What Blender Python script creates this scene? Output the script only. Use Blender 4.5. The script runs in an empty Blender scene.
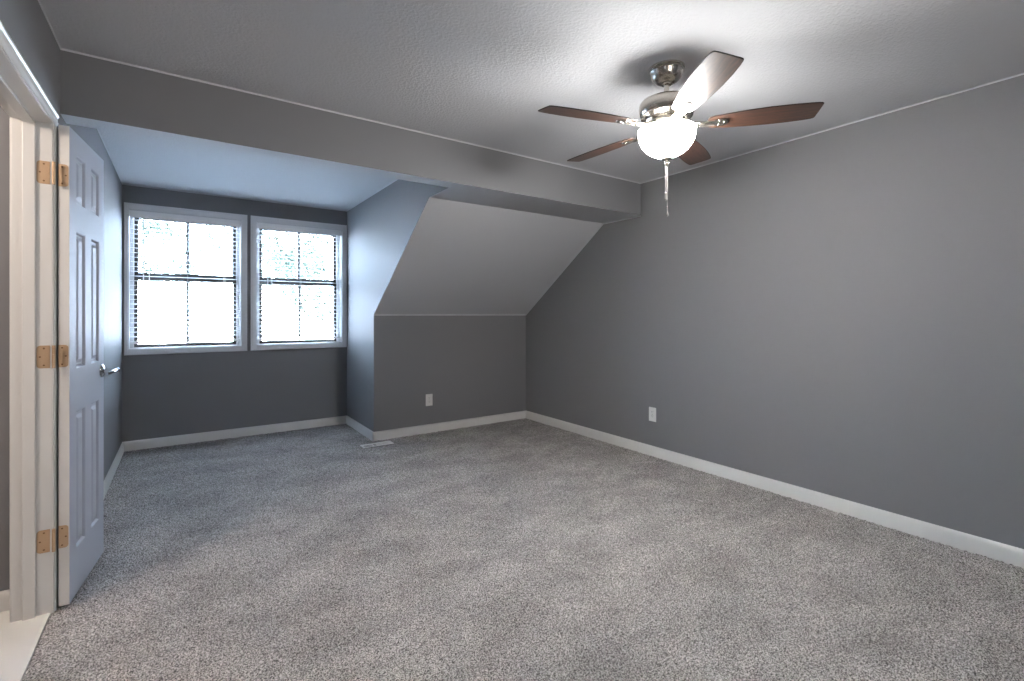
import bpy, bmesh, math, random
import numpy as np
from mathutils import Vector, Matrix

random.seed(7)
rng = np.random.default_rng(11)
C = bpy.context.scene.collection
SC = bpy.context.scene
PI = math.pi

# ------------------------------------------------------------------ camera
F_PX, YAW, HORIZON = 478.63, math.radians(34.566), 314.67
CAM_H = 1.245
cd = bpy.data.cameras.new('camera')
cam = bpy.data.objects.new('camera', cd)
C.objects.link(cam)
cd.sensor_fit = 'HORIZONTAL'
cd.sensor_width = 36.0
cd.lens = 36.0 * F_PX / 1024.0
cd.shift_y = -(340.5 - HORIZON) / 1024.0
cd.clip_start = 0.02
cd.clip_end = 200
cam.location = (0, 0, CAM_H)
cam.rotation_euler = (PI / 2, 0, -YAW)
SC.camera = cam

# ------------------------------------------------------------------ view, sky, sun
SC.view_settings.view_transform = 'Standard'
SC.view_settings.look = 'None'
SC.view_settings.exposure = 0.88
SC.view_settings.gamma = 1.0
SC.view_settings.use_curve_mapping = False

world = bpy.data.worlds.new('sky')
SC.world = world
world.use_nodes = True
bg = world.node_tree.nodes['Background']
bg.inputs['Color'].default_value = (0.60, 0.765, 1.0, 1)
bg.inputs['Strength'].default_value = 24.0

sd = bpy.data.lights.new('sun', 'SUN')
sd.energy = 6600.0
sd.angle = math.radians(1.0)
sd.color = (0.73, 0.835, 1.0)
sun = bpy.data.objects.new('sun', sd)
C.objects.link(sun)
sun.rotation_euler = (math.radians(-31), 0, math.radians(8))   # high, beyond the windows

BOWL_EMIT = 98.0
BULB_W = 1.6
HALL_W = 37.0
REAR_FILL_W = 38.0

# ------------------------------------------------------------------ dimensions (metres)
XL, XR = -0.45, 3.427          # left and right walls
YR, YK, YB = -1.3, 4.676, 5.613  # rear wall, knee wall, window wall
XA = 1.561                     # right cheek of the window alcove
ZC = 2.44                      # ceiling
YS0, YS1, ZS = 2.915, 3.050, 2.146   # dropped beam: front, back, underside
YSL = 3.385                     # where the flat soffit turns into the slope
ZK = 1.245                     # top of the knee wall
DY0, DY1, DZ = 1.69, 2.735, 2.04     # doorway in the left wall
HALL_Y, HALL_X = 2.87, -2.1

# ------------------------------------------------------------------ helpers
class MB:
    def __init__(s):
        s.v, s.f, s.m = [], [], []
    def add(s, verts, faces, mi=0):
        o = len(s.v)
        s.v += [tuple(p) for p in verts]
        s.f += [[i + o for i in f] for f in faces]
        s.m += [mi] * len(faces)
        return s
    def box(s, x0, x1, y0, y1, z0, z1, mi=0, M=None):
        v = [Vector((x, y, z)) for x in (x0, x1) for y in (y0, y1) for z in (z0, z1)]
        if M is not None:
            v = [M @ p for p in v]
        return s.add(v, [(0, 1, 3, 2), (4, 6, 7, 5), (0, 4, 5, 1), (2, 3, 7, 6), (0, 2, 6, 4), (1, 5, 7, 3)], mi)
    def prism(s, poly, fn, a, b, mi=0):
        """poly: 2-D outline; fn(p, q, t) -> 3-D point; swept from t=a to t=b"""
        n = len(poly)
        v = [fn(p, q, a) for p, q in poly] + [fn(p, q, b) for p, q in poly]
        f = [list(range(n))[::-1], list(range(n, 2 * n))]
        f += [(i, (i + 1) % n, n + (i + 1) % n, n + i) for i in range(n)]
        return s.add(v, f, mi)
    def lathe(s, prof, c=(0, 0, 0), n=48, mi=0, cap0=False, cap1=False):
        v, f = [], []
        for r, z in prof:
            for k in range(n):
                a = 2 * PI * k / n
                v.append((c[0] + r * math.cos(a), c[1] + r * math.sin(a), c[2] + z))
        for i in range(len(prof) - 1):
            for k in range(n):
                k2 = (k + 1) % n
                f.append((i * n + k, i * n + k2, (i + 1) * n + k2, (i + 1) * n + k))
        if cap0:
            f.append(list(range(n)))
        if cap1:
            f.append([(len(prof) - 1) * n + k for k in range(n)])
        return s.add(v, f, mi)
    def tube(s, pts, r, n=10, mi=0):
        pts = [Vector(p) for p in pts]
        rs = r if isinstance(r, (list, tuple)) else [r] * len(pts)
        v, f = [], []
        for i, p in enumerate(pts):
            d = (pts[min(i + 1, len(pts) - 1)] - pts[max(i - 1, 0)]).normalized()
            up = Vector((0, 0, 1)) if abs(d.z) < 0.9 else Vector((1, 0, 0))
            a = d.cross(up).normalized()
            b = d.cross(a).normalized()
            for k in range(n):
                t = 2 * PI * k / n
                v.append(p + (a * math.cos(t) + b * math.sin(t)) * rs[i])
        for i in range(len(pts) - 1):
            for k in range(n):
                k2 = (k + 1) % n
                f.append((i * n + k, i * n + k2, (i + 1) * n + k2, (i + 1) * n + k))
        f.append(list(range(n)))
        f.append([(len(pts) - 1) * n + k for k in range(n)])
        return s.add(v, f, mi)
    def ball(s, c, r, n=12, mi=0, sz=1.0):
        prof = [(max(1e-4, r * math.sin(PI * i / n)), -r * sz * math.cos(PI * i / n)) for i in range(n + 1)]
        return s.lathe(prof, c, 2 * n, mi)
    def build(s, name, mats, parent=None, smooth=False, bevel=0.0, seg=2, angle=40):
        me = bpy.data.meshes.new(name)
        me.from_pydata(s.v, [], s.f)
        for m in (mats if isinstance(mats, (list, tuple)) else [mats]):
            me.materials.append(m)
        me.polygons.foreach_set('material_index', s.m)
        bm = bmesh.new()
        bm.from_mesh(me)
        bmesh.ops.recalc_face_normals(bm, faces=bm.faces)
        if smooth:
            for f in bm.faces:
                f.smooth = True
            for e in bm.edges:
                if len(e.link_faces) == 2 and e.calc_face_angle(0) > math.radians(angle):
                    e.smooth = False
        bm.to_mesh(me)
        bm.free()
        o = bpy.data.objects.new(name, me)
        C.objects.link(o)
        if parent is not None:
            o.parent = parent
        if bevel > 0:
            md = o.modifiers.new('bevel', 'BEVEL')
            md.width = bevel
            md.segments = seg
            md.limit_method = 'ANGLE'
            md.angle_limit = math.radians(35)
        return o

def tag(o, label, cat, group=None, kind=None):
    o['label'] = label
    o['category'] = cat
    if group: o['group'] = group
    if kind: o['kind'] = kind
    return o

def empty(name, loc=(0, 0, 0), rz=0.0):
    o = bpy.data.objects.new(name, None)
    C.objects.link(o)
    o.location = loc
    o.rotation_euler = (0, 0, rz)
    o.empty_display_size = 0.1
    return o

def copy_tree(o, parent=None):
    c = o.copy()
    C.objects.link(c)
    if parent is not None:
        c.parent = parent
    for ch in list(o.children):
        copy_tree(ch, c)
    return c

# ------------------------------------------------------------------ materials
def mat(name, col, rough=0.5, metal=0.0, spec=0.5, coat=0.0):
    m = bpy.data.materials.new(name)
    m.use_nodes = True
    b = m.node_tree.nodes['Principled BSDF']
    b.inputs['Base Color'].default_value = (*col, 1)
    b.inputs['Roughness'].default_value = rough
    b.inputs['Metallic'].default_value = metal
    b.inputs['Specular IOR Level'].default_value = spec
    b.inputs['Coat Weight'].default_value = coat
    return m

def nodes(m):
    return m.node_tree.nodes, m.node_tree.links, m.node_tree.nodes['Principled BSDF']

def add_noise(m, scale, detail=3.0, rough=0.6, vec=None):
    N, L, b = nodes(m)
    t = N.new('ShaderNodeTexCoord') if vec is None else None
    n = N.new('ShaderNodeTexNoise')
    n.inputs['Scale'].default_value = scale
    n.inputs['Detail'].default_value = detail
    n.inputs['Roughness'].default_value = rough
    L.new(t.outputs['Object'] if vec is None else vec, n.inputs['Vector'])
    return n

def add_bump(m, height, strength, dist):
    N, L, b = nodes(m)
    bp = N.new('ShaderNodeBump')
    bp.inputs['Strength'].default_value = strength
    bp.inputs['Distance'].default_value = dist
    L.new(height, bp.inputs['Height'])
    L.new(bp.outputs['Normal'], b.inputs['Normal'])
    return bp

def ramp(m, fac, stops):
    N, L, b = nodes(m)
    r = N.new('ShaderNodeValToRGB')
    e = r.color_ramp.elements
    while len(e) < len(stops):
        e.new(0.5)
    for el, (p, c) in zip(e, stops):
        el.position = p
        el.color = (*c, 1)
    L.new(fac, r.inputs['Fac'])
    return r

WALL = mat('grey_wall_paint', (0.212, 0.212, 0.222), 0.6, spec=0.10)
add_bump(WALL, add_noise(WALL, 140, 2).outputs['Fac'], 0.10, 0.002)

CEIL = mat('textured_white_ceiling_paint', (0.605, 0.612, 0.635), 0.75, spec=0.25)
_n = add_noise(CEIL, 70, 4, 0.55)
_r = ramp(CEIL, _n.outputs['Fac'], [(0.42, (0, 0, 0)), (0.60, (1, 1, 1))])
add_bump(CEIL, _r.outputs['Color'], 0.35, 0.004)

TRIM = mat('white_semigloss_trim', (0.70, 0.69, 0.67), 0.32, spec=0.5)
DOOR_SHADED = mat('shaded_white_door_paint', (0.41, 0.43, 0.49), 0.5, spec=0.22)  # white door; cool grey puts the shade on its faces into the colour
WINW = mat('white_window_trim', (0.72, 0.72, 0.73), 0.4)
BLIND = mat('white_blind_vinyl', (0.88, 0.88, 0.88), 0.5, spec=0.3)
BRONZE = mat('dark_bronze_sash', (0.035, 0.032, 0.032), 0.45)
NICKEL = mat('brushed_nickel', (0.62, 0.58, 0.52), 0.24, metal=1.0)
_n = add_noise(NICKEL, 40, 3)
add_bump(NICKEL, _n.outputs['Fac'], 0.03, 0.001)
CHAINM = mat('dull_nickel_chain', (0.22, 0.21, 0.20), 0.45, metal=1.0)
CHROME = mat('polished_chrome', (0.72, 0.72, 0.72), 0.12, metal=1.0)
BRASS = mat('satin_brass', (0.55, 0.38, 0.24), 0.45, metal=0.4)
BRASSD = mat('brass_screw', (0.22, 0.13, 0.06), 0.4, metal=0.6)
PLATE = mat('white_outlet_plastic', (0.74, 0.73, 0.71), 0.35)
SLOT = mat('dark_slot', (0.02, 0.02, 0.02), 0.6)
VINYL = mat('white_hall_flooring', (0.72, 0.69, 0.66), 0.45)
add_bump(VINYL, add_noise(VINYL, 30, 2).outputs['Fac'], 0.05, 0.001)

# dark walnut fan blade
WOOD = mat('dark_walnut_blade', (0.07, 0.03, 0.018), 0.42, spec=0.5, coat=0.35)
WOOD.node_tree.nodes['Principled BSDF'].inputs['Coat Roughness'].default_value = 0.3
def wood():
    N, L, b = nodes(WOOD)
    t = N.new('ShaderNodeTexCoord')
    mp = N.new('ShaderNodeMapping')
    mp.inputs['Scale'].default_value = (5.0, 60.0, 60.0)
    L.new(t.outputs['Object'], mp.inputs['Vector'])
    n = add_noise(WOOD, 1.6, 6, 0.65, mp.outputs['Vector'])
    r = ramp(WOOD, n.outputs['Fac'], [(0.28, (0.022, 0.012, 0.009)), (0.5, (0.055, 0.026, 0.017)), (0.72, (0.11, 0.048, 0.027))])
    L.new(r.outputs['Color'], b.inputs['Base Color'])
wood()
WOODE = mat('black_blade_edge', (0.02, 0.015, 0.014), 0.4)

def emis(name, col, s):
    m = mat(name, (0.85, 0.85, 0.83), 0.3)
    b = m.node_tree.nodes['Principled BSDF']
    b.inputs['Emission Color'].default_value = (*col, 1)
    b.inputs['Emission Strength'].default_value = s
    return m
BOWL = emis('lit_opal_glass', (1.0, 0.98, 0.95), BOWL_EMIT)
OPAL = mat('opal_glass_inside', (0.80, 0.79, 0.77), 0.4)
HALLG = emis('lit_hall_glass', (1.0, 0.85, 0.72), 8.0)
SHADE = mat('white_lamp_shade', (0.8, 0.78, 0.74), 0.5)

GLASS = bpy.data.materials.new('window_glass')
GLASS.use_nodes = True
def glass():
    N, L = GLASS.node_tree.nodes, GLASS.node_tree.links
    N.remove(N['Principled BSDF'])
    t = N.new('ShaderNodeBsdfTransparent')
    t.inputs['Color'].default_value = (0.95, 0.97, 0.97, 1)
    g = N.new('ShaderNodeBsdfGlossy')
    g.inputs['Roughness'].default_value = 0.02
    mx = N.new('ShaderNodeMixShader')
    fr = N.new('ShaderNodeFresnel')
    fr.inputs['IOR'].default_value = 1.25
    L.new(fr.outputs['Fac'], mx.inputs['Fac'])
    L.new(t.outputs['BSDF'], mx.inputs[1])
    L.new(g.outputs['BSDF'], mx.inputs[2])
    L.new(mx.outputs['Shader'], N['Material Output'].inputs['Surface'])
glass()

CARPET = mat('heathered_grey_carpet', (0.3, 0.29, 0.285), 0.95, spec=0.1)
def carpet():
    N, L, b = nodes(CARPET)
    t = N.new('ShaderNodeTexCoord')
    v = t.outputs['Object']
    sp = add_noise(CARPET, 180, 2, 0.7, v)                      # flecked yarn
    yarn = ramp(CARPET, sp.outputs['Fac'], [(0.36, (0.085, 0.078, 0.076)), (0.5, (0.35, 0.326, 0.314)), (0.64, (0.70, 0.66, 0.64))])
    # the nap: broad brushed patches and vacuum strokes
    mp = N.new('ShaderNodeMapping')
    mp.inputs['Rotation'].default_value = (0, 0, math.radians(35))
    mp.inputs['Scale'].default_value = (1.0, 1.5, 1.0)
    L.new(v, mp.inputs['Vector'])
    n1 = add_noise(CARPET, 2.6, 5, 0.62, mp.outputs['Vector'])
    n1.inputs['Distortion'].default_value = 0.4
    r1 = ramp(CARPET, n1.outputs['Fac'], [(0.35, (0.80, 0.80, 0.80)), (0.65, (1.12, 1.12, 1.12))])
    mx = N.new('ShaderNodeMix')
    mx.data_type = 'RGBA'
    mx.blend_type = 'MULTIPLY'
    mx.inputs['Factor'].default_value = 1.0
    L.new(yarn.outputs['Color'], mx.inputs['A'])
    L.new(r1.outputs['Color'], mx.inputs['B'])
    L.new(mx.outputs['Result'], b.inputs['Base Color'])
    n2 = add_noise(CARPET, 260, 2, 0.7, v)
    add_bump(CARPET, n2.outputs['Fac'], 0.5, 0.006)
carpet()

ROOF = mat('pale_shingle_roof', (0.55, 0.50, 0.48), 0.8)
def roofm():
    N, L, b = nodes(ROOF)
    n = add_noise(ROOF, 6, 4)
    r = ramp(ROOF, n.outputs['Fac'], [(0.3, (0.48, 0.44, 0.42)), (0.7, (0.60, 0.55, 0.53))])
    L.new(r.outputs['Color'], b.inputs['Base Color'])
roofm()
SIDING = mat('pale_blue_siding', (0.45, 0.52, 0.58), 0.7)
LAWN = mat('pale_gravel_yard', (0.3, 0.29, 0.27), 0.9)
_n = add_noise(LAWN, 2, 5)
LAWN.node_tree.links.new(ramp(LAWN, _n.outputs['Fac'], [(0.3, (0.46, 0.45, 0.43)), (0.7, (0.60, 0.59, 0.57))]).outputs['Color'],
                         LAWN.node_tree.nodes['Principled BSDF'].inputs['Base Color'])
LEAF = mat('green_leaves', (0.0030, 0.0043, 0.0036), 0.9, spec=0.0)
BARK = mat('bark', (0.12, 0.09, 0.07), 0.9)

# ------------------------------------------------------------------ the shell
def shell(mb, name, mats, label, cat, **k):
    return tag(mb.build(name, mats, **k), label, cat, kind='structure')

# carpeted floor: a fine grid whose tufts stand at uneven heights
def carpet_floor():
    st = 0.0075
    xs = np.arange(XL, XR + st, st)
    ys = np.arange(YR, YB + st, st)
    nx, ny = len(xs), len(ys)
    X, Y = np.meshgrid(xs, ys, indexing='ij')
    Z = rng.uniform(-0.0085, 0.0, X.shape)
    X = X + rng.uniform(-0.0028, 0.0028, X.shape)
    Y = Y + rng.uniform(-0.0028, 0.0028, Y.shape)
    X[0], X[-1] = XL, XR
    idx = np.arange(nx * ny).reshape(nx, ny)
    keep = ~((xs[:-1, None] > XA + 0.03) & (ys[None, :-1] > YK + 0.03))
    q = np.stack([idx[:-1, :-1], idx[1:, :-1], idx[1:, 1:], idx[:-1, 1:]], -1)[keep]
    me = bpy.data.meshes.new('floor')
    me.vertices.add(nx * ny)
    me.vertices.foreach_set('co', np.stack([X, Y, Z], -1).reshape(-1).astype(np.float32))
    nf = len(q)
    me.loops.add(nf * 4)
    me.loops.foreach_set('vertex_index', q.reshape(-1).astype(np.int32))
    me.polygons.add(nf)
    me.polygons.foreach_set('loop_start', (np.arange(nf) * 4).astype(np.int32))
    me.polygons.foreach_set('use_smooth', np.ones(nf, dtype=bool))
    me.update(calc_edges=True)
    me.validate()
    me.materials.append(CARPET)
    o = bpy.data.objects.new('floor', me)
    C.objects.link(o)
    tag(o, 'heathered grey wall-to-wall carpet covering the bedroom floor', 'carpet', kind='structure')
carpet_floor()

sl = MB()
sl.box(HALL_X - 0.1, XR + 0.12, YR - 0.12, YB + 0.17, -0.16, -0.010)
shell(sl, 'floor_slab', SLOT, 'subfloor under the carpet and the hall floor', 'floor')

hf = MB()
hf.box(HALL_X, XL - 0.002, 0.5, HALL_Y + 0.1, -0.009, 0.003)
shell(hf, 'floor_hall', VINYL, 'white smooth hall floor beyond the open doorway', 'floor')

# left wall with the doorway, running on as the alcove's left cheek
TW = 0.115
w = MB()
w.box(XL - TW, XL, YR - 0.1, DY0 - 0.02, -0.05, ZC)
w.box(XL - TW, XL, DY0 - 0.02, DY1 + 0.02, DZ + 0.02, ZC)
w.box(XL - TW, XL, DY1 + 0.02, YB + 0.16, -0.05, ZC)
shell(w, 'wall_left', WALL, 'grey painted wall with the open doorway, running on into the window alcove', 'wall')

w = MB()
w.box(XR, XR + 0.12, YR - 0.1, YB + 0.16, -0.05, ZC)
shell(w, 'wall_right', WALL, 'long plain grey wall under the ceiling fan blades, with one outlet', 'wall')

w = MB()
w.box(XA + 0.003, XR, YK, YK + 0.1, -0.05, ZK + 0.03)
shell(w, 'wall_knee', WALL, 'low grey knee wall under the sloped ceiling', 'wall')

# cheek of the alcove: vertical wall cut by the slope
w = MB()
cheek = [(YK + 0.002, -0.05), (YB + 0.02, -0.05), (YB + 0.02, ZC), (YS1 - 0.01, ZC), (YS1 - 0.01, ZS + 0.003), (YSL + 0.001, ZS + 0.003), (YK + 0.002, ZK + 0.001)]
w.prism(cheek, lambda p, q, t: (t, p, q), XA, XA + 0.10)
shell(w, 'wall_alcove', WALL, 'grey cheek wall between the window alcove and the sloped ceiling', 'wall')

# window wall with two openings
W1 = (-0.408, 0.497, 0.925, 2.213)
W2 = (0.638, 1.505, 0.925, 2.213)
w = MB()
TB = 0.17
xa, xb = XL - TW, XA + 0.10
w.box(xa, W1[0], YB, YB + TB, -0.05, ZC)
w.box(W1[1], W2[0], YB, YB + TB, -0.05, ZC)
w.box(W2[1], xb, YB, YB + TB, -0.05, ZC)
w.box(W1[0], W1[1], YB, YB + TB, -0.05, W1[2])
w.box(W1[0], W1[1], YB, YB + TB, W1[3], ZC)
w.box(W2[0], W2[1], YB, YB + TB, -0.05, W2[2])
w.box(W2[0], W2[1], YB, YB + TB, W2[3], ZC)
shell(w, 'wall_window', WALL, 'grey end wall of the alcove holding the two windows', 'wall')

# rear wall, behind the camera
w = MB()
w.box(XL - TW, XR + 0.12, YR - 0.12, YR, -0.05, ZC)
shell(w, 'wall_rear', WALL, 'plain grey wall at the near end of the bedroom', 'wall')

# dropped beam
w = MB()
w.box(XL, XR, YS0, YS1, ZS, ZC + 0.02, 0)
w.m[-2] = 1                                          # its underside carries the ceiling paint
shell(w, 'wall_beam', [WALL, CEIL], 'grey dropped beam crossing the room in front of the alcove', 'beam')

# ceilings
c = MB()
c.box(HALL_X - 0.1, XR + 0.12, YR - 0.12, YB + TB, ZC, ZC + 0.08)
e = 0.0035                                             # painted line where the ceiling paint laps onto the walls
h = 0.008
c.box(XR - e, XR, YR, YS0, ZC - h, ZC)
c.box(XL, XR, YS0 - e, YS0, ZC - h, ZC)
c.box(XL, XL + e, YR, YS0, ZC - h, ZC)
c.box(XL, XL + e, YS1, YB, ZC - h, ZC)
c.box(XA - e, XA, YS1, YB, ZC - h, ZC)
c.box(XL, XA, YB - e, YB, ZC - h, ZC)
shell(c, 'ceiling', CEIL, 'white orange-peel textured ceiling carrying the fan', 'ceiling')

c = MB()
pr = [(YS1, ZS), (YSL, ZS), (YK, ZK), (YK + 0.05, ZK + 0.05), (YSL + 0.05, ZS + 0.10), (YS1, ZS + 0.10)]
c.prism(pr, lambda p, q, t: (t, p, q), XA + 0.003, XR)
def band(p0, p1):
    d = Vector((p1[0] - p0[0], p1[1] - p0[1])).normalized()
    n = Vector((d.y, -d.x)) * 0.009
    if n.y > 0: n = -n
    poly = [p0, p1, (p1[0] + n.x, p1[1] + n.y), (p0[0] + n.x, p0[1] + n.y)]
    c.prism(poly, lambda p, q, t: (t, p, q), XR - e, XR)
band((YS0, ZS), (YSL, ZS))
band((YSL, ZS), (YK, ZK))
c.box(XA + 0.003, XR, YK - e, YK, ZK - 0.008, ZK + 0.004)
shell(c, 'ceiling_slope', CEIL, 'white sloped ceiling coming down from the beam to the knee wall', 'ceiling')

# hall beyond the doorway
w = MB()
w.box(HALL_X, XL - TW, HALL_Y, HALL_Y + 0.1, -0.05, ZC)
w.box(HALL_X - 0.1, HALL_X, 0.4, HALL_Y + 0.1, -0.05, ZC)
w.box(HALL_X, XL - TW, 0.4, 0.5, -0.05, ZC)
shell(w, 'wall_hall', WALL, 'grey hall walls beyond the open doorway', 'wall')

# baseboards
BP = [(0, -0.02), (0.0145, -0.02), (0.0145, 0.060), (0.0115, 0.071), (0.0075, 0.080), (0, 0.085)]
def baseboard(name, fn, a, b, label):
    m = MB()
    m.prism(BP, fn, a, b)
    shell(m, name, TRIM, label, 'baseboard', smooth=True, angle=50)
baseboard('baseboard_right', lambda p, q, t: (XR - p, t, q), YR, YK, 'white baseboard along the foot of the long grey wall')
baseboard('baseboard_knee', lambda p, q, t: (t, YK - p, q), XA - 0.0145, XR, 'white baseboard along the foot of the low knee wall')
baseboard('baseboard_alcove', lambda p, q, t: (XA - p, t, q), YK - 0.0145, YB, 'short white baseboard along the alcove cheek wall')
baseboard('baseboard_window', lambda p, q, t: (t, YB - p, q), XL, XA, 'white baseboard under the two windows')
baseboard('baseboard_left', lambda p, q, t: (XL + p, t, q), DY1 + 0.085, YB, 'white baseboard on the left alcove wall behind the open door')
baseboard('baseboard_hall', lambda p, q, t: (t, HALL_Y - p, q), HALL_X, XL - TW, 'white baseboard of the hall wall beyond the doorway')

# ------------------------------------------------------------------ door frame (jambs, stops, casing)
CAS = [(0.003, 0), (0.062, 0), (0.062, 0.0135), (0.052, 0.0150), (0.046, 0.0105), (0.030, 0.0095), (0.024, 0.0125), (0.012, 0.0085), (0.003, 0.0075)]
fr = empty('trim_1', (XL, DY1, 0))
tag(fr, 'white wooden door frame around the open doorway', 'door frame', kind='structure')
def loc(mb):
    mb.v = [(x - XL, y - DY1, z) for x, y, z in mb.v]
    return mb
m = MB()
xj0, xj1 = XL - TW - 0.004, XL + 0.004
m.box(xj0, xj1, DY1, DY1 + 0.02, -0.01, DZ + 0.02)
m.box(xj0, xj1, DY0 - 0.02, DY0, -0.01, DZ + 0.02)
m.box(xj0, xj1, DY0, DY1, DZ, DZ + 0.02)
loc(m).build('jamb', TRIM, fr, bevel=0.0015)
m = MB()
sx0, sx1 = XL - 0.085, XL - 0.047
m.box(sx0, sx1, DY1 - 0.011, DY1, -0.01, DZ)
m.box(sx0, sx1, DY0, DY0 + 0.011, -0.01, DZ)
m.box(sx0, sx1, DY0, DY1, DZ - 0.011, DZ)
loc(m).build('door_stop', TRIM, fr, bevel=0.002)
m = MB()
for sgn, x in ((1, XL), (-1, XL - TW)):
    m.prism(CAS, lambda p, q, t: (x + sgn * q, DY1 + p, t), -0.01, DZ + 0.003)
    m.prism(CAS, lambda p, q, t: (x + sgn * q, DY0 - p, t), -0.01, DZ + 0.003)
    m.prism(CAS, lambda p, q, t: (x + sgn * q, t, DZ + p), DY0 - 0.062, DY1 + 0.062)
loc(m).build('casing', TRIM, fr)

# ------------------------------------------------------------------ the open six-panel door
TH, DL, DH = 0.035, 0.515, 2.035
ang = math.atan2(0.058, 0.508)
# local: x' = out of the face that shows, y' = along the leaf away from the hinges
door = empty('door_1', (-0.3955, 2.7475, 0.012), -ang)
tag(door, 'narrow white six-panel door standing open against the left alcove wall', 'door', kind='structure')
def leaf():
    m = MB()
    xs = [(0.088, 0.215), (0.305, 0.432)]
    zs = [(0.20, 0.805), (0.995, 1.60), (1.725, 1.94)]
    pan = [(a, b, c_, d) for a, b in xs for c_, d in zs]
    ycut = sorted({0, DL, *[v for p in xs for v in p]})
    zcut = sorted({0, DH, *[v for p in zs for v in p]})
    for side in (0, 1):
        X0 = 0.0 if side == 0 else -TH
        s = -1 if side == 0 else 1
        for i in range(len(ycut) - 1):
            for j in range(len(zcut) - 1):
                a, b, c_, d = ycut[i], ycut[i + 1], zcut[j], zcut[j + 1]
                if (a, b, c_, d) in pan:
                    rings = [(0, 0), (0.004, 0.002), (0.009, 0.010), (0.022, 0.010), (0.038, 0.0025)]
                    v, f = [], []
                    for ins, dep in rings:
                        v += [(X0 + s * dep, a + ins, c_ + ins), (X0 + s * dep, b - ins, c_ + ins), (X0 + s * dep, b - ins, d - ins), (X0 + s * dep, a + ins, d - ins)]
                    for r in range(len(rings) - 1):
                        for k in range(4):
                            k2 = (k + 1) % 4
                            f.append((r * 4 + k, r * 4 + k2, r * 4 + 4 + k2, r * 4 + 4 + k))
                    f.append([len(v) - 4 + k for k in range(4)])
                    m.add(v, f)
                else:
                    m.add([(X0, a, c_), (X0, b, c_), (X0, b, d), (X0, a, d)], [(0, 1, 2, 3)])
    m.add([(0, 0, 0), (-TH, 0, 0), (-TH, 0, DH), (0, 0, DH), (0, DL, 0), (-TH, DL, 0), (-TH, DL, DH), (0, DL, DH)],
          [(0, 1, 2, 3), (4, 7, 6, 5), (0, 4, 5, 1), (3, 2, 6, 7)], 1)  # edges take the lighter trim white, standing in for light on them
    o = m.build('leaf', [DOOR_SHADED, TRIM], door)
    return o
leaf()

def rounded(w_, h_, r, rs=(1, 1, 1, 1), n=6):
    """outline of a rectangle 0..w, 0..h; rs picks the rounded corners (bl, br, tr, tl)"""
    pts = []
    for k, (cx, cy, a0) in enumerate(((r, r, PI), (w_ - r, r, 1.5 * PI), (w_ - r, h_ - r, 0), (r, h_ - r, PI / 2))):
        if rs[k]:
            pts += [(cx + r * math.cos(a0 + t * PI / 2 / n), cy + r * math.sin(a0 + t * PI / 2 / n)) for t in range(n + 1)]
        else:
            pts.append(((0, 0), (w_, 0), (w_, h_), (0, h_))[k])
    return pts

Mw = Matrix.Translation((-0.3955, 2.7475, 0.012)) @ Matrix.Rotation(-ang, 4, 'Z')
Mi = Mw.inverted()
hinge0 = None
for zc in (0.305, 1.070, 1.835):
    z0 = zc - 0.012 - 0.047
    if hinge0 is None:
        m = MB()
        # leaf on the door edge
        m.prism(rounded(0.032, 0.094, 0.012, (0, 1, 1, 0)), lambda p, q, t: (-TH + p, t, q), -0.0022, 0.001, 0)
        for p, q in ((0.012, 0.012), (0.024, 0.047), (0.012, 0.082)):
            m.prism([(0.0035 * math.cos(a), 0.0035 * math.sin(a)) for a in np.linspace(0, 2 * PI, 11)[:-1]],
                    lambda u, v, t: (-TH + p + u, t, q + v), -0.0028, 0.0, 1)
        # knuckle
        kv = Mi @ Vector((XL + 0.009, DY1 - 0.009, 0.012))
        kx, ky = kv.x, kv.y
        for a, b in ((0, 0.0185), (0.019, 0.0375), (0.038, 0.0565), (0.057, 0.0755), (0.076, 0.094)):
            m.lathe([(0.0058, a), (0.0058, b)], (kx, ky, 0), 14, 0, True, True)
        # leaf on the jamb, in world axes
        def jl(X, Y, Z):
            v = Mi @ Vector((X, Y, 0.012))
            return (v.x, v.y, Z)
        m.prism(rounded(0.040, 0.094, 0.012, (1, 0, 0, 1)), lambda p, q, t: jl(XL - 0.044 + p, t, q), DY1 - 0.0022, DY1 + 0.001, 0)
        for p, q in ((0.022, 0.012), (0.010, 0.047), (0.022, 0.082)):
            m.prism([(0.0035 * math.cos(a), 0.0035 * math.sin(a)) for a in np.linspace(0, 2 * PI, 11)[:-1]],
                    lambda u, v, t: jl(XL - 0.044 + p + u, t, q + v), DY1 - 0.0028, DY1, 1)
        hinge0 = m.build('hinge', [BRASS, BRASSD], door)
        hinge0['label'] = 'satin brass butt hinge'
        hg = hinge0
    else:
        hg = hinge0.copy()
        C.objects.link(hg)
        hg.parent = door
    hg.location = (0, 0, z0)

# lever handle
hz, hy_ = 0.945, DL - 0.045
m = MB()
hd = m
def rot_x(prof, y, z, x0, n=28):
    v, f = [], []
    for r, x in prof:
        for k in range(n):
            a = 2 * PI * k / n
            v.append((x0 + x, y + r * math.cos(a), z + r * math.sin(a)))
    for i in range(len(prof) - 1):
        for k in range(n):
            k2 = (k + 1) % n
            f.append((i * n + k, i * n + k2, (i + 1) * n + k2, (i + 1) * n + k))
    f.append(list(range(n)))
    f.append([(len(prof) - 1) * n + k for k in range(n)])
    return v, f
hm = MB()
hm.add(*rot_x([(0.033, 0), (0.033, 0.004), (0.029, 0.009), (0.016, 0.012), (0.012, 0.014)], hy_, hz, 0))
handle = hm.build('door_handle', CHROME, door, smooth=True)
handle['label'] = 'chrome lever handle'
lm = MB()
lm.add(*rot_x([(0.0105, 0), (0.0105, 0.045), (0.013, 0.047), (0.013, 0.060), (0.010, 0.064)], hy_, hz, 0.010))
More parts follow.
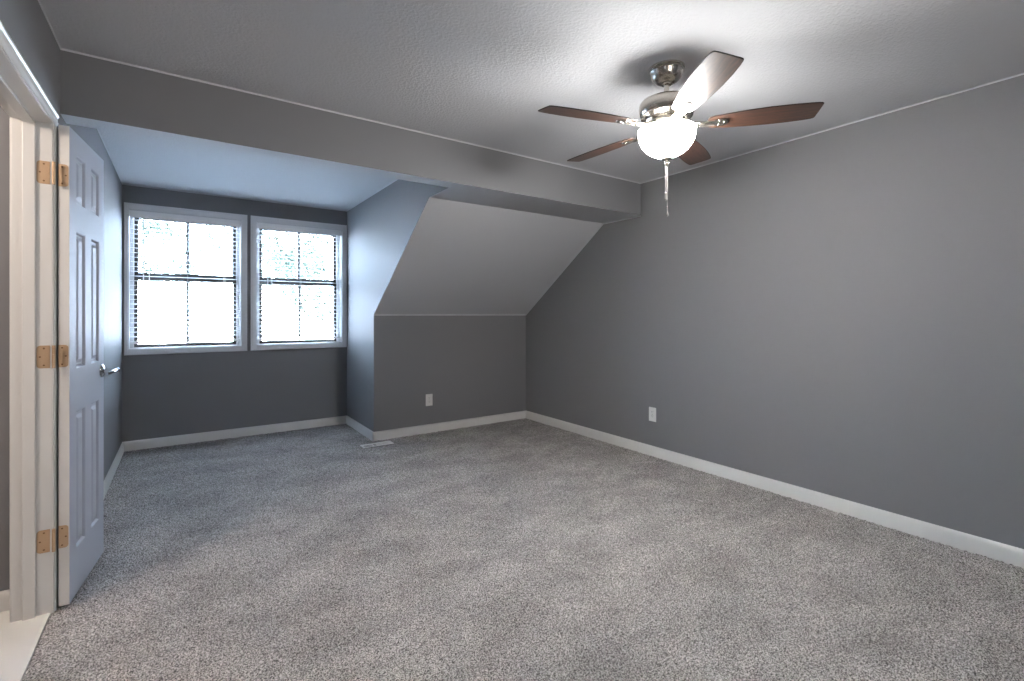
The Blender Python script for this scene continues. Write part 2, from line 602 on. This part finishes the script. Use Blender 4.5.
pts = [(0.060, hy_, hz), (0.062, hy_ - 0.025, hz + 0.001), (0.060, hy_ - 0.06, hz), (0.056, hy_ - 0.095, hz - 0.004), (0.048, hy_ - 0.112, hz - 0.006)]
lm.tube(pts, [0.0105, 0.0095, 0.0085, 0.008, 0.007], 12)
lm.build('lever', CHROME, handle, smooth=True)

# ------------------------------------------------------------------ windows and blinds
def picture_frame(mb, x0, x1, z0, z1, wl, wr, wt, wb, y0, y1, mi=0):
    """x0..z1 = outside; four mitre-less members"""
    mb.box(x0, x0 + wl, y0, y1, z0, z1, mi)
    mb.box(x1 - wr, x1, y0, y1, z0, z1, mi)
    mb.box(x0 + wl, x1 - wr, y0, y1, z1 - wt, z1, mi)
    mb.box(x0 + wl, x1 - wr, y0, y1, z0, z0 + wb, mi)
    return mb

def window(n, op, outer, label):
    x0, x1, z0, z1 = op
    ox0, ox1, oz0, oz1 = outer
    root = empty('window_%d' % n, ((x0 + x1) / 2, YB, z0))
    tag(root, label, 'window', kind='structure')
    cx = (x0 + x1) / 2
    def L(mb):
        mb.v = [(x - cx, y - YB, z - z0) for x, y, z in mb.v]
        return mb
    m = MB()
    picture_frame(m, ox0, ox1, oz0, oz1, x0 - ox0, ox1 - x1, oz1 - z1, z0 - oz0, YB - 0.013, YB)
    picture_frame(m, ox0, ox1, oz0, oz1, 0.014, 0.014, 0.014, 0.014, YB - 0.018, YB - 0.012)
    L(m).build('casing', WINW, root, bevel=0.003)
    m = MB()
    picture_frame(m, x0, x1, z0, z1, 0.006, 0.006, 0.006, 0.006, YB - 0.002, YB + TB)
    picture_frame(m, x0, x1, z0, z1, 0.036, 0.036, 0.03, 0.012, YB + 0.085, YB + TB)
    L(m).build('frame', WINW, root, bevel=0.002)
    sx0, sx1 = x0 + 0.036, x1 - 0.036
    mid = (sx0 + sx1) / 2
    for nm, a, b, y, rt, rb in (('upper_sash', 1.600, z1 - 0.03, YB + 0.125, 0.03, 0.044), ('lower_sash', z0 + 0.010, 1.604, YB + 0.100, 0.032, 0.034)):
        m = MB()
        picture_frame(m, sx0, sx1, a, b, 0.03, 0.03, rt, rb, y, y + 0.025)
        s = L(m).build(nm, BRONZE, root, bevel=0.002)
        m = MB()
        m.box(mid - 0.014, mid + 0.014, y + 0.003, y + 0.021, a + rb - 0.002, b - rt + 0.002)
        L(m).build('muntin', BRONZE, s)
        m = MB()
        m.box(sx0 + 0.024, sx1 - 0.024, y + 0.0115, y + 0.0145, a + 0.025, b - 0.025)
        L(m).build('glass_pane', GLASS, s)
    return root

window(1, W1, (-0.438, 0.552, 0.873, 2.27), 'dark-framed double-hung window in white casing, beside the open door')
window(2, W2, (0.582, 1.556, 0.873, 2.27), 'dark-framed double-hung window in white casing, against the alcove cheek wall')

def blind(op, label, wand, cords):
    x0, x1, z0, z1 = op
    cx = (x0 + x1) / 2
    a, b = x0 + 0.009, x1 - 0.009
    root = empty('window_blind', (cx, YB, z1))
    tag(root, label, 'blind', 'white slatted blinds in the alcove windows')
    def L(mb):
        mb.v = [(x - cx, y - YB, z - z1) for x, y, z in mb.v]
        return mb
    m = MB()
    m.box(a - 0.002, b + 0.002, YB + 0.004, YB + 0.010, z1 - 0.068, z1 - 0.006)
    m.box(a, b, YB + 0.010, YB + 0.066, z1 - 0.046, z1 - 0.007)
    L(m).build('headrail', BLIND, root, bevel=0.0015)
    m = MB()
    yc, hw = YB + 0.040, 0.025
    z = 1.040
    while z < z1 - 0.075:
        P = [(-hw, -0.0012), (-hw * 0.5, 0.0012), (0, 0.002), (hw * 0.5, 0.0012), (hw, -0.0012),
             (hw, -0.0036), (hw * 0.5, -0.0012), (0, -0.0004), (-hw * 0.5, -0.0012), (-hw, -0.0036)]
        m.prism(P, lambda p, q, t: (t, yc + p, z + q + 0.07 * p), a, b)
        z += 0.0435
    L(m).build('slats', BLIND, root)
    m = MB()
    m.box(a, b, yc - hw, yc + hw, 0.976, 0.996)
    L(m).build('bottom_rail', BLIND, root, bevel=0.003)
    for t in (0.16, 0.5, 0.84):
        m = MB()
        x = a + (b - a) * t
        for y in (yc - hw - 0.001, yc + hw + 0.001):
            m.tube([(x, y, 0.99), (x, y, z1 - 0.05)], 0.0009, 6)
        L(m).build('ladder_cord', BLIND, root)
    m = MB()
    m.tube([(wand, YB - 0.002, z1 - 0.062), (wand, YB - 0.002, 1.545)], 0.0042, 8)
    m.ball((wand, YB - 0.002, 1.542), 0.0055, 6)
    L(m).build('tilt_wand', WINW, root)
    for x in cords:
        m = MB()
        m.tube([(x, YB - 0.001, z1 - 0.06), (x, YB - 0.001, 1.575)], 0.0022, 6)
        m.lathe([(0.002, 0.02), (0.005, 0.0), (0.004, -0.01)], (x, YB - 0.001, 1.56), 8, 0, True, True)
        L(m).build('lift_cord', BLIND, root)
    return root
blind(W1, 'white slatted blind in the window nearer the open door', -0.297, (-0.252, 0.355))
blind(W2, 'white slatted blind in the window against the alcove cheek wall', 0.742, (0.782, 1.373))

# ------------------------------------------------------------------ ceiling fan
FX, FY = 1.9375, 1.4886
fan = empty('ceiling_fan', (FX, FY, ZC))
tag(fan, 'brushed nickel ceiling fan with five dark walnut blades and a lit white glass bowl', 'ceiling fan')
def fz(z):
    return z - ZC
m = MB()
m.lathe([(0.085, fz(2.4395)), (0.084, fz(2.432)), (0.080, fz(2.428)), (0.080, fz(2.420)), (0.076, fz(2.415)), (0.073, fz(2.402)),
         (0.064, fz(2.386)), (0.049, fz(2.374)), (0.032, fz(2.368)), (0.024, fz(2.367))], n=56, cap0=True, cap1=True)
canopy = m.build('canopy', NICKEL, fan, smooth=True, angle=30)
m = MB()
m.lathe([(0.024, fz(2.370)), (0.024, fz(2.360)), (0.0125, fz(2.358)), (0.0125, fz(2.300)), (0.019, fz(2.298)), (0.019, fz(2.284))], n=28)
m.build('downrod', NICKEL, fan, smooth=True, angle=30)
m = MB()
m.lathe([(0.018, fz(2.291)), (0.070, fz(2.289)), (0.104, fz(2.284)), (0.121, fz(2.276)), (0.128, fz(2.266)), (0.1305, fz(2.252)), (0.129, fz(2.230)),
         (0.125, fz(2.214)), (0.122, fz(2.210)), (0.122, fz(2.204)), (0.108, fz(2.199)), (0.100, fz(2.192)), (0.097, fz(2.186)), (0.080, fz(2.184))], n=64, cap0=True, cap1=True)
m.build('motor_housing', NICKEL, fan, smooth=True, angle=30)
m = MB()
m.lathe([(0.085, fz(2.188)), (0.085, fz(2.172)), (0.064, fz(2.168)), (0.064, fz(2.150)), (0.072, fz(2.146)), (0.072, fz(2.140)), (0.02, fz(2.138))], n=48, cap0=True, cap1=True)
fitter = m.build('light_fitter', NICKEL, fan, smooth=True, angle=30)

# opal glass bowl, open at the top
outer = [(0.1345, 2.140), (0.1345, 2.132), (0.1325, 2.112), (0.127, 2.090), (0.1165, 2.069), (0.101, 2.049), (0.081, 2.033), (0.057, 2.020), (0.031, 2.011), (0.012, 2.010)]
inner = [(r - 0.004 if r > 0.02 else r, z + 0.004) for r, z in outer[1:]]
m = MB()
m.lathe([(r, fz(z)) for r, z in outer], n=64, mi=0)
m.lathe([(outer[0][0], fz(outer[0][1]))] + [(r, fz(z)) for r, z in inner], n=64, mi=1)
m.build('glass_bowl', [BOWL, OPAL], fan, smooth=True, angle=60)
m = MB()
m.lathe([(0.004, fz(2.138)), (0.004, fz(2.010))], n=12)
m.lathe([(0.010, fz(2.008)), (0.027, fz(2.005)), (0.028, fz(2.001)), (0.020, fz(1.996)), (0.010, fz(1.993)), (0.008, fz(1.986)), (0.0105, fz(1.981)), (0.009, fz(1.974)), (0.003, fz(1.970))], n=28, cap0=True, cap1=True)
m.build('finial', NICKEL, fan, smooth=True, angle=30)

# pull chains
def chain(x, y, z0, z1, fob):
    m = MB()
    z = z0
    while z > z1:
        m.ball((x, y, fz(z)), 0.0021, 6)
        z -= 0.0045
    o = m.build('pull_chain', CHAINM, fan, smooth=True)
    m = MB()
    for kind, a, b, r in fob:
        if kind == 'c':
            m.lathe([(r * 0.5, fz(a)), (r, fz(a - 0.004)), (r, fz(b + 0.004)), (r * 0.5, fz(b))], (x, y, 0), 16, 0, True, True)
        else:
            m.lathe([(0.0012, fz(a)), (r * 0.6, fz(a - 0.3 * (a - b))), (r, fz(b + 0.3 * (a - b))), (0.001, fz(b))], (x, y, 0), 14, 0, True, True)
    f = m.build('pull_fob', CHAINM, o, smooth=True, angle=40)
chain(-0.0035, 0.0025, 1.974, 1.836, [('c', 1.838, 1.800, 0.0072)])
chain(0.003, -0.002, 1.974, 1.752, [('c', 1.772, 1.764, 0.004), ('d', 1.750, 1.722, 0.0058)])

# blades
R0, R1 = 0.190, 0.655
PHASE = math.radians(236.25)
def blade_outline():
    # local x = radius, y = across; slanted far end, rounded corners
    up = [(R0, 0.040), (R0 + 0.02, 0.049), (0.27, 0.058), (0.35, 0.066), (0.45, 0.071), (0.54, 0.070), (0.60, 0.066)]
    tip = [(0.626, 0.063), (0.636, 0.0605), (0.6415, 0.056), (0.6435, 0.050), (0.647, 0.020), (0.6505, -0.015), (0.6530, -0.046), (0.6525, -0.053), (0.647, -0.0585), (0.635, -0.0625)]
    dn = [(0.60, -0.066), (0.54, -0.070), (0.45, -0.071), (0.35, -0.066), (0.27, -0.057), (R0 + 0.02, -0.049), (R0, -0.040), (R0 - 0.006, -0.02), (R0 - 0.007, 0.02)]
    return up + tip + dn
blade0 = None
for k in range(5):
    a = PHASE + k * 2 * PI / 5
    if blade0 is None:
        m = MB()
        ol = blade_outline()
        n = len(ol)
        t = 0.0055
        ins = 0.0022
        def inset(p):
            cx, cy = 0.42, 0.0
            d = Vector((p[0] - cx, p[1] - cy))
            return (p[0] - ins * (1 if d.x > 0.19 else (-1 if d.x < -0.2 else 0)), p[1] - ins * (1 if p[1] > 0 else -1))
        lo = [inset(p) for p in ol]
        v = [(x, y, -t / 2) for x, y in lo] + [(x, y, -t / 2 + 0.0015) for x, y in ol] + [(x, y, t / 2 - 0.0015) for x, y in ol] + [(x, y, t / 2) for x, y in lo]
        m.add(v, [list(range(n))], 0)
        m.add(v, [list(range(3 * n, 4 * n))], 0)
        m.add(v, [(r * n + i, r * n + (i + 1) % n, (r + 1) * n + (i + 1) % n, (r + 1) * n + i) for r in range(3) for i in range(n)], 1)
        blade0 = m.build('blade', [WOOD, WOODE], fan)
        m = MB()
        # bracket under the blade root: round plate, three screws, neck running to the hub
        zb = -t / 2
        plate = [(0.245 + 0.030 * math.cos(q), 0.030 * math.sin(q)) for q in np.linspace(-2.2, 2.2, 19)]
        poly = [(0.155, -0.016), *plate, (0.155, 0.016)]
        m.prism(poly, lambda p, q, s: (p, q, s), zb - 0.0045, zb)
        m.prism([(0.070, -0.019), (0.170, -0.012), (0.170, 0.012), (0.070, 0.019)], lambda p, q, s: (p, q, s + (0.17 - p) * 0.16), zb - 0.011, zb - 0.001)
        m.tube([(0.075, 0.016, zb + 0.008), (0.12, 0.017, zb + 0.001), (0.165, 0.015, zb - 0.004), (0.215, 0.020, zb - 0.004)], 0.0055, 10)
        m.tube([(0.075, -0.016, zb + 0.008), (0.12, -0.017, zb + 0.001), (0.165, -0.015, zb - 0.004), (0.215, -0.020, zb - 0.004)], 0.0055, 10)
        for sx, sy in ((0.258, 0.0), (0.236, 0.016), (0.236, -0.016)):
            m.ball((sx, sy, zb - 0.0045), 0.0050, 6, 0, 0.6)
        br = m.build('blade_bracket', NICKEL, blade0, smooth=True, angle=40)
        b = blade0
    else:
        b = copy_tree(blade0, fan)
    b.location = (0, 0, fz(2.157))
    b.rotation_euler = (math.radians(-10.5), 0, a)
    b.rotation_mode = 'XYZ'

# the three bulbs in the bowl: sockets hang from the fitter, each with its own light
ld = bpy.data.lights.new('fan_bulb', 'POINT')
ld.energy = BULB_W
ld.shadow_soft_size = 0.022
ld.color = (1.0, 0.985, 0.965)
for k in range(3):
    a = math.radians(80 + 120 * k)
    bx, by = 0.092 * math.cos(a), 0.092 * math.sin(a)
    m = MB()
    m.tube([(0.05 * math.cos(a), 0.05 * math.sin(a), fz(2.150)), (0.075 * math.cos(a), 0.075 * math.sin(a), fz(2.128))], 0.013, 12)
    m.build('bulb_socket', NICKEL, fan, smooth=True)
    lo_ = bpy.data.objects.new('fan_bulb', ld)
    C.objects.link(lo_)
    lo_.location = (FX + bx, FY + by, 2.116)

# ------------------------------------------------------------------ outlets and floor vent
def outlet(loc, rz, label):
    r = empty('outlet', loc, rz)                     # local: -y looks into the room
    tag(r, label, 'outlet', 'white wall outlets')
    m = MB()
    m.box(-0.0385, 0.0385, -0.006, 0, -0.062, 0.062)
    m.build('cover_plate', PLATE, r, bevel=0.0025)
    for z in (0.0195, -0.0195):
        m = MB()
        m.prism([(0.0165 * math.cos(a), max(-0.0135, min(0.0135, 0.0175 * math.sin(a)))) for a in np.linspace(0, 2 * PI, 29)[:-1]],
                lambda p, q, t: (p, t, z + q), -0.0085, -0.005, 0)
        m.box(-0.0075, -0.0052, -0.0088, -0.008, z + 0.001, z + 0.009, 1)
        m.box(0.0052, 0.0075, -0.0088, -0.008, z + 0.001, z + 0.008, 1)
        m.box(-0.002, 0.002, -0.0088, -0.008, z - 0.008, z - 0.004, 1)
        m.build('receptacle', [PLATE, SLOT], r)
    m = MB()
    m.ball((0, -0.006, 0), 0.0032, 6)
    m.build('screw', NICKEL, r, smooth=True)
    return r
outlet((XR, 2.780, 0.364), -PI / 2, 'white duplex outlet on the long grey wall')
outlet((2.154, YK, 0.342), 0, 'white duplex outlet on the low knee wall under the slope')

vent = empty('floor_vent', (1.535, 4.500, 0.0))
tag(vent, 'white metal floor vent set in the carpet at the alcove corner', 'floor vent')
m = MB()
picture_frame(m, -0.146, 0.146, -0.056, 0.056, 0.016, 0.016, 0.010, 0.010, 0, 1)
m.v = [(x, z, 0.002 + 0.007 * y) for x, y, z in m.v]
m.build('frame', PLATE, vent, bevel=0.002)
m = MB()
m.box(-0.132, 0.132, -0.048, 0.048, -0.004, -0.001, 1)
for k in range(3):                                     # louvres run the long way
    y = -0.036 + k * 0.036
    m.box(-0.131, 0.131, y - 0.0035, y + 0.0035, 0.0, 0.004, 0)
for x in (-0.044, 0.044):
    m.box(x - 0.003, x + 0.003, -0.047, 0.047, 0.0, 0.0075, 0)
m.add([(-0.01, -0.047, 0.001), (0.131, -0.047, 0.001), (0.131, 0.047, 0.003), (-0.01, 0.047, 0.003)], [(0, 1, 2, 3)], 0)
m.build('grille', [PLATE, SLOT], vent)
m = MB()
m.box(0.110, 0.116, -0.008, 0.008, 0.006, 0.014)
m.build('damper_lever', PLATE, vent, bevel=0.001)

# ------------------------------------------------------------------ hall lamp out of the frame, and an added fill uplighter
def flush_lamp(name, loc, r, gm, label):
    t = empty(name, loc)
    tag(t, label, 'ceiling light')
    m = MB()
    m.lathe([(r + 0.012, -0.0005), (r + 0.014, -0.022), (r, -0.026), (r, -0.004)], n=40)
    m.build('base', NICKEL, t, smooth=True, angle=30)
    m = MB()
    m.lathe([(r, -0.022), (r * 0.96, -0.045), (r * 0.8, -0.070), (r * 0.5, -0.088), (r * 0.2, -0.095), (0.002, -0.096)], n=40)
    m.build('glass_shade', gm, t, smooth=True)
    return t
flush_lamp('ceiling_light', (-1.6, 1.87, ZC), 0.15, HALLG, 'round flush ceiling light glowing warm in the hall')
hl = bpy.data.lights.new('hall_bulb', 'POINT')
hl.energy = HALL_W
hl.color = (1.0, 0.85, 0.73)
hl.shadow_soft_size = 0.10
ho = bpy.data.objects.new('hall_bulb', hl)
C.objects.link(ho)
ho.location = (-1.6, 1.87, ZC - 0.22)
fl_ = empty('fill_uplighter', (0.6, -1.0, 0))  # unseen uplighter, added to brighten the main room
tag(fl_, 'slim nickel uplighter added unseen at the near end of the bedroom as fill light', 'added fill lamp')
m = MB()
m.lathe([(0.14, 0.0), (0.14, 0.018), (0.12, 0.026), (0.02, 0.032)], n=40, cap0=True, cap1=True)
m.build('base', NICKEL, fl_, smooth=True, angle=30)
m = MB()
m.tube([(0, 0, 0.025), (0, 0, 1.28)], 0.012, 14)
m.build('pole', NICKEL, fl_, smooth=True)
m = MB()
m.lathe([(0.02, 1.27), (0.08, 1.285), (0.14, 1.32), (0.18, 1.38), (0.174, 1.38), (0.135, 1.325), (0.075, 1.292), (0.02, 1.28)], n=48)
m.build('lamp_shade', SHADE, fl_, smooth=True, angle=60)
rl = bpy.data.lights.new('fill_uplighter_bulb', 'POINT')
rl.energy = REAR_FILL_W
rl.color = (1.0, 0.92, 0.84)
rl.shadow_soft_size = 0.05
ro = bpy.data.objects.new('fill_uplighter_bulb', rl)
C.objects.link(ro)
ro.location = (0.6, -1.0, 1.36)

# ------------------------------------------------------------------ outside the windows
g = MB()
g.box(-60, 60, YB + TB + 0.3, 120, -3.4, -3.2)
shell(g, 'ground', LAWN, 'pale gravel yard below the windows', 'yard')

house = empty('neighbor_house', (-4, 16, -3.2))
tag(house, 'neighbouring house with a pale shingle roof seen through the blinds', 'house')
m = MB()
m.box(-5.5, 6.8, -2.4, 4.0, 0, 3.6)
m.build('wall', SIDING, house)
m = MB()
# hip roof: ridge at z, sloping to eaves
zr, ze = 5.35, 3.5
A = [(-6, -3.0, ze), (7.6, -3.0, ze), (7.6, 4.6, ze), (-6, 4.6, ze), (-4.5, 0.8, zr), (6.35, 0.8, zr)]
m.add(A, [(0, 1, 5, 4), (1, 2, 5), (2, 3, 4, 5), (3, 0, 4), (3, 2, 1, 0)])
for i in range(1, 14):                                # shingle courses
    t = i / 14
    y, z = -3.0 + 3.8 * t, ze + (zr - ze) * t
    m.box(-6 + 1.5 * t, 7.6 - 1.25 * t, y - 0.02, y + 0.02, z, z + 0.025)
m.build('roof', ROOF, house)
m = MB()
m.box(7.5, 13.0, -3.2, 1.2, 0, 3.0)
m.build('garage_wall', SIDING, house)
m = MB()
m.add([(6.6, -3.7, 3.0), (13.4, -3.7, 2.9), (13.4, 1.6, 2.9), (6.6, 1.6, 3.0), (6.9, -1.0, 4.15), (13.2, -1.0, 3.6)],
      [(0, 1, 5, 4), (1, 2, 5), (2, 3, 4, 5), (3, 0, 4), (3, 2, 1, 0)])
m.build('garage_roof', ROOF, house)

def tree(x, y, h, r, n, label):
    t = empty('tree', (x, y, -3.2))
    tag(t, label, 'tree', 'trees behind the neighbouring house')
    m = MB()
    m.tube([(0, 0, 0), (0.1, 0, h * 0.3), (-0.05, 0.1, h * 0.6), (0, 0, h * 0.85)], [0.22, 0.17, 0.11, 0.04], 10)
    for k in range(7):
        a = k * 2.4
        z = h * (0.35 + 0.07 * k)
        m.tube([(0, 0, z), (r * 0.4 * math.cos(a), r * 0.4 * math.sin(a), z + 0.5), (r * 0.75 * math.cos(a), r * 0.75 * math.sin(a), z + 1.2)], [0.07, 0.045, 0.015], 6)
    m.build('trunk', BARK, t)
    rr = np.random.default_rng(int(x * 10) + 91)
    blobs = [(rr.normal(0, r * 0.45), rr.normal(0, r * 0.45), h * rr.uniform(0.38, 0.95), r * rr.uniform(0.25, 0.45)) for _ in range(22)]
    v = np.zeros((n, 4, 3))
    for i in range(n):
        bx, by, bz, br_ = blobs[i % len(blobs)]
        d = rr.normal(size=3)
        d /= np.linalg.norm(d)
        c0 = np.array([bx, by, bz]) + d * br_ * rr.uniform(0.3, 1.0)
        u = rr.normal(size=3)
        u /= np.linalg.norm(u)
        w_ = np.cross(u, rr.normal(size=3))
        w_ /= np.linalg.norm(w_)
        s = rr.uniform(0.07, 0.15)
        v[i] = [c0 - u * s, c0 + w_ * s * 0.5, c0 + u * s, c0 - w_ * s * 0.5]
    m = MB()
    m.add(v.reshape(-1, 3).tolist(), [(4 * i, 4 * i + 1, 4 * i + 2, 4 * i + 3) for i in range(n)])
    m.build('foliage', LEAF, t)
tree(4.6, 24, 9.5, 3.0, 5200, 'leafy green tree behind the window against the cheek wall')
tree(12.5, 31, 10.5, 3.2, 5200, 'leafy green tree at the far side of the window against the cheek wall')
tree(-1.5, 30, 10.0, 3.0, 4200, 'leafy green tree beyond the pale roof, behind the window nearer the door')
tree(6.8, 40, 9.0, 2.8, 3600, 'leafy green tree farthest away between the two windows')
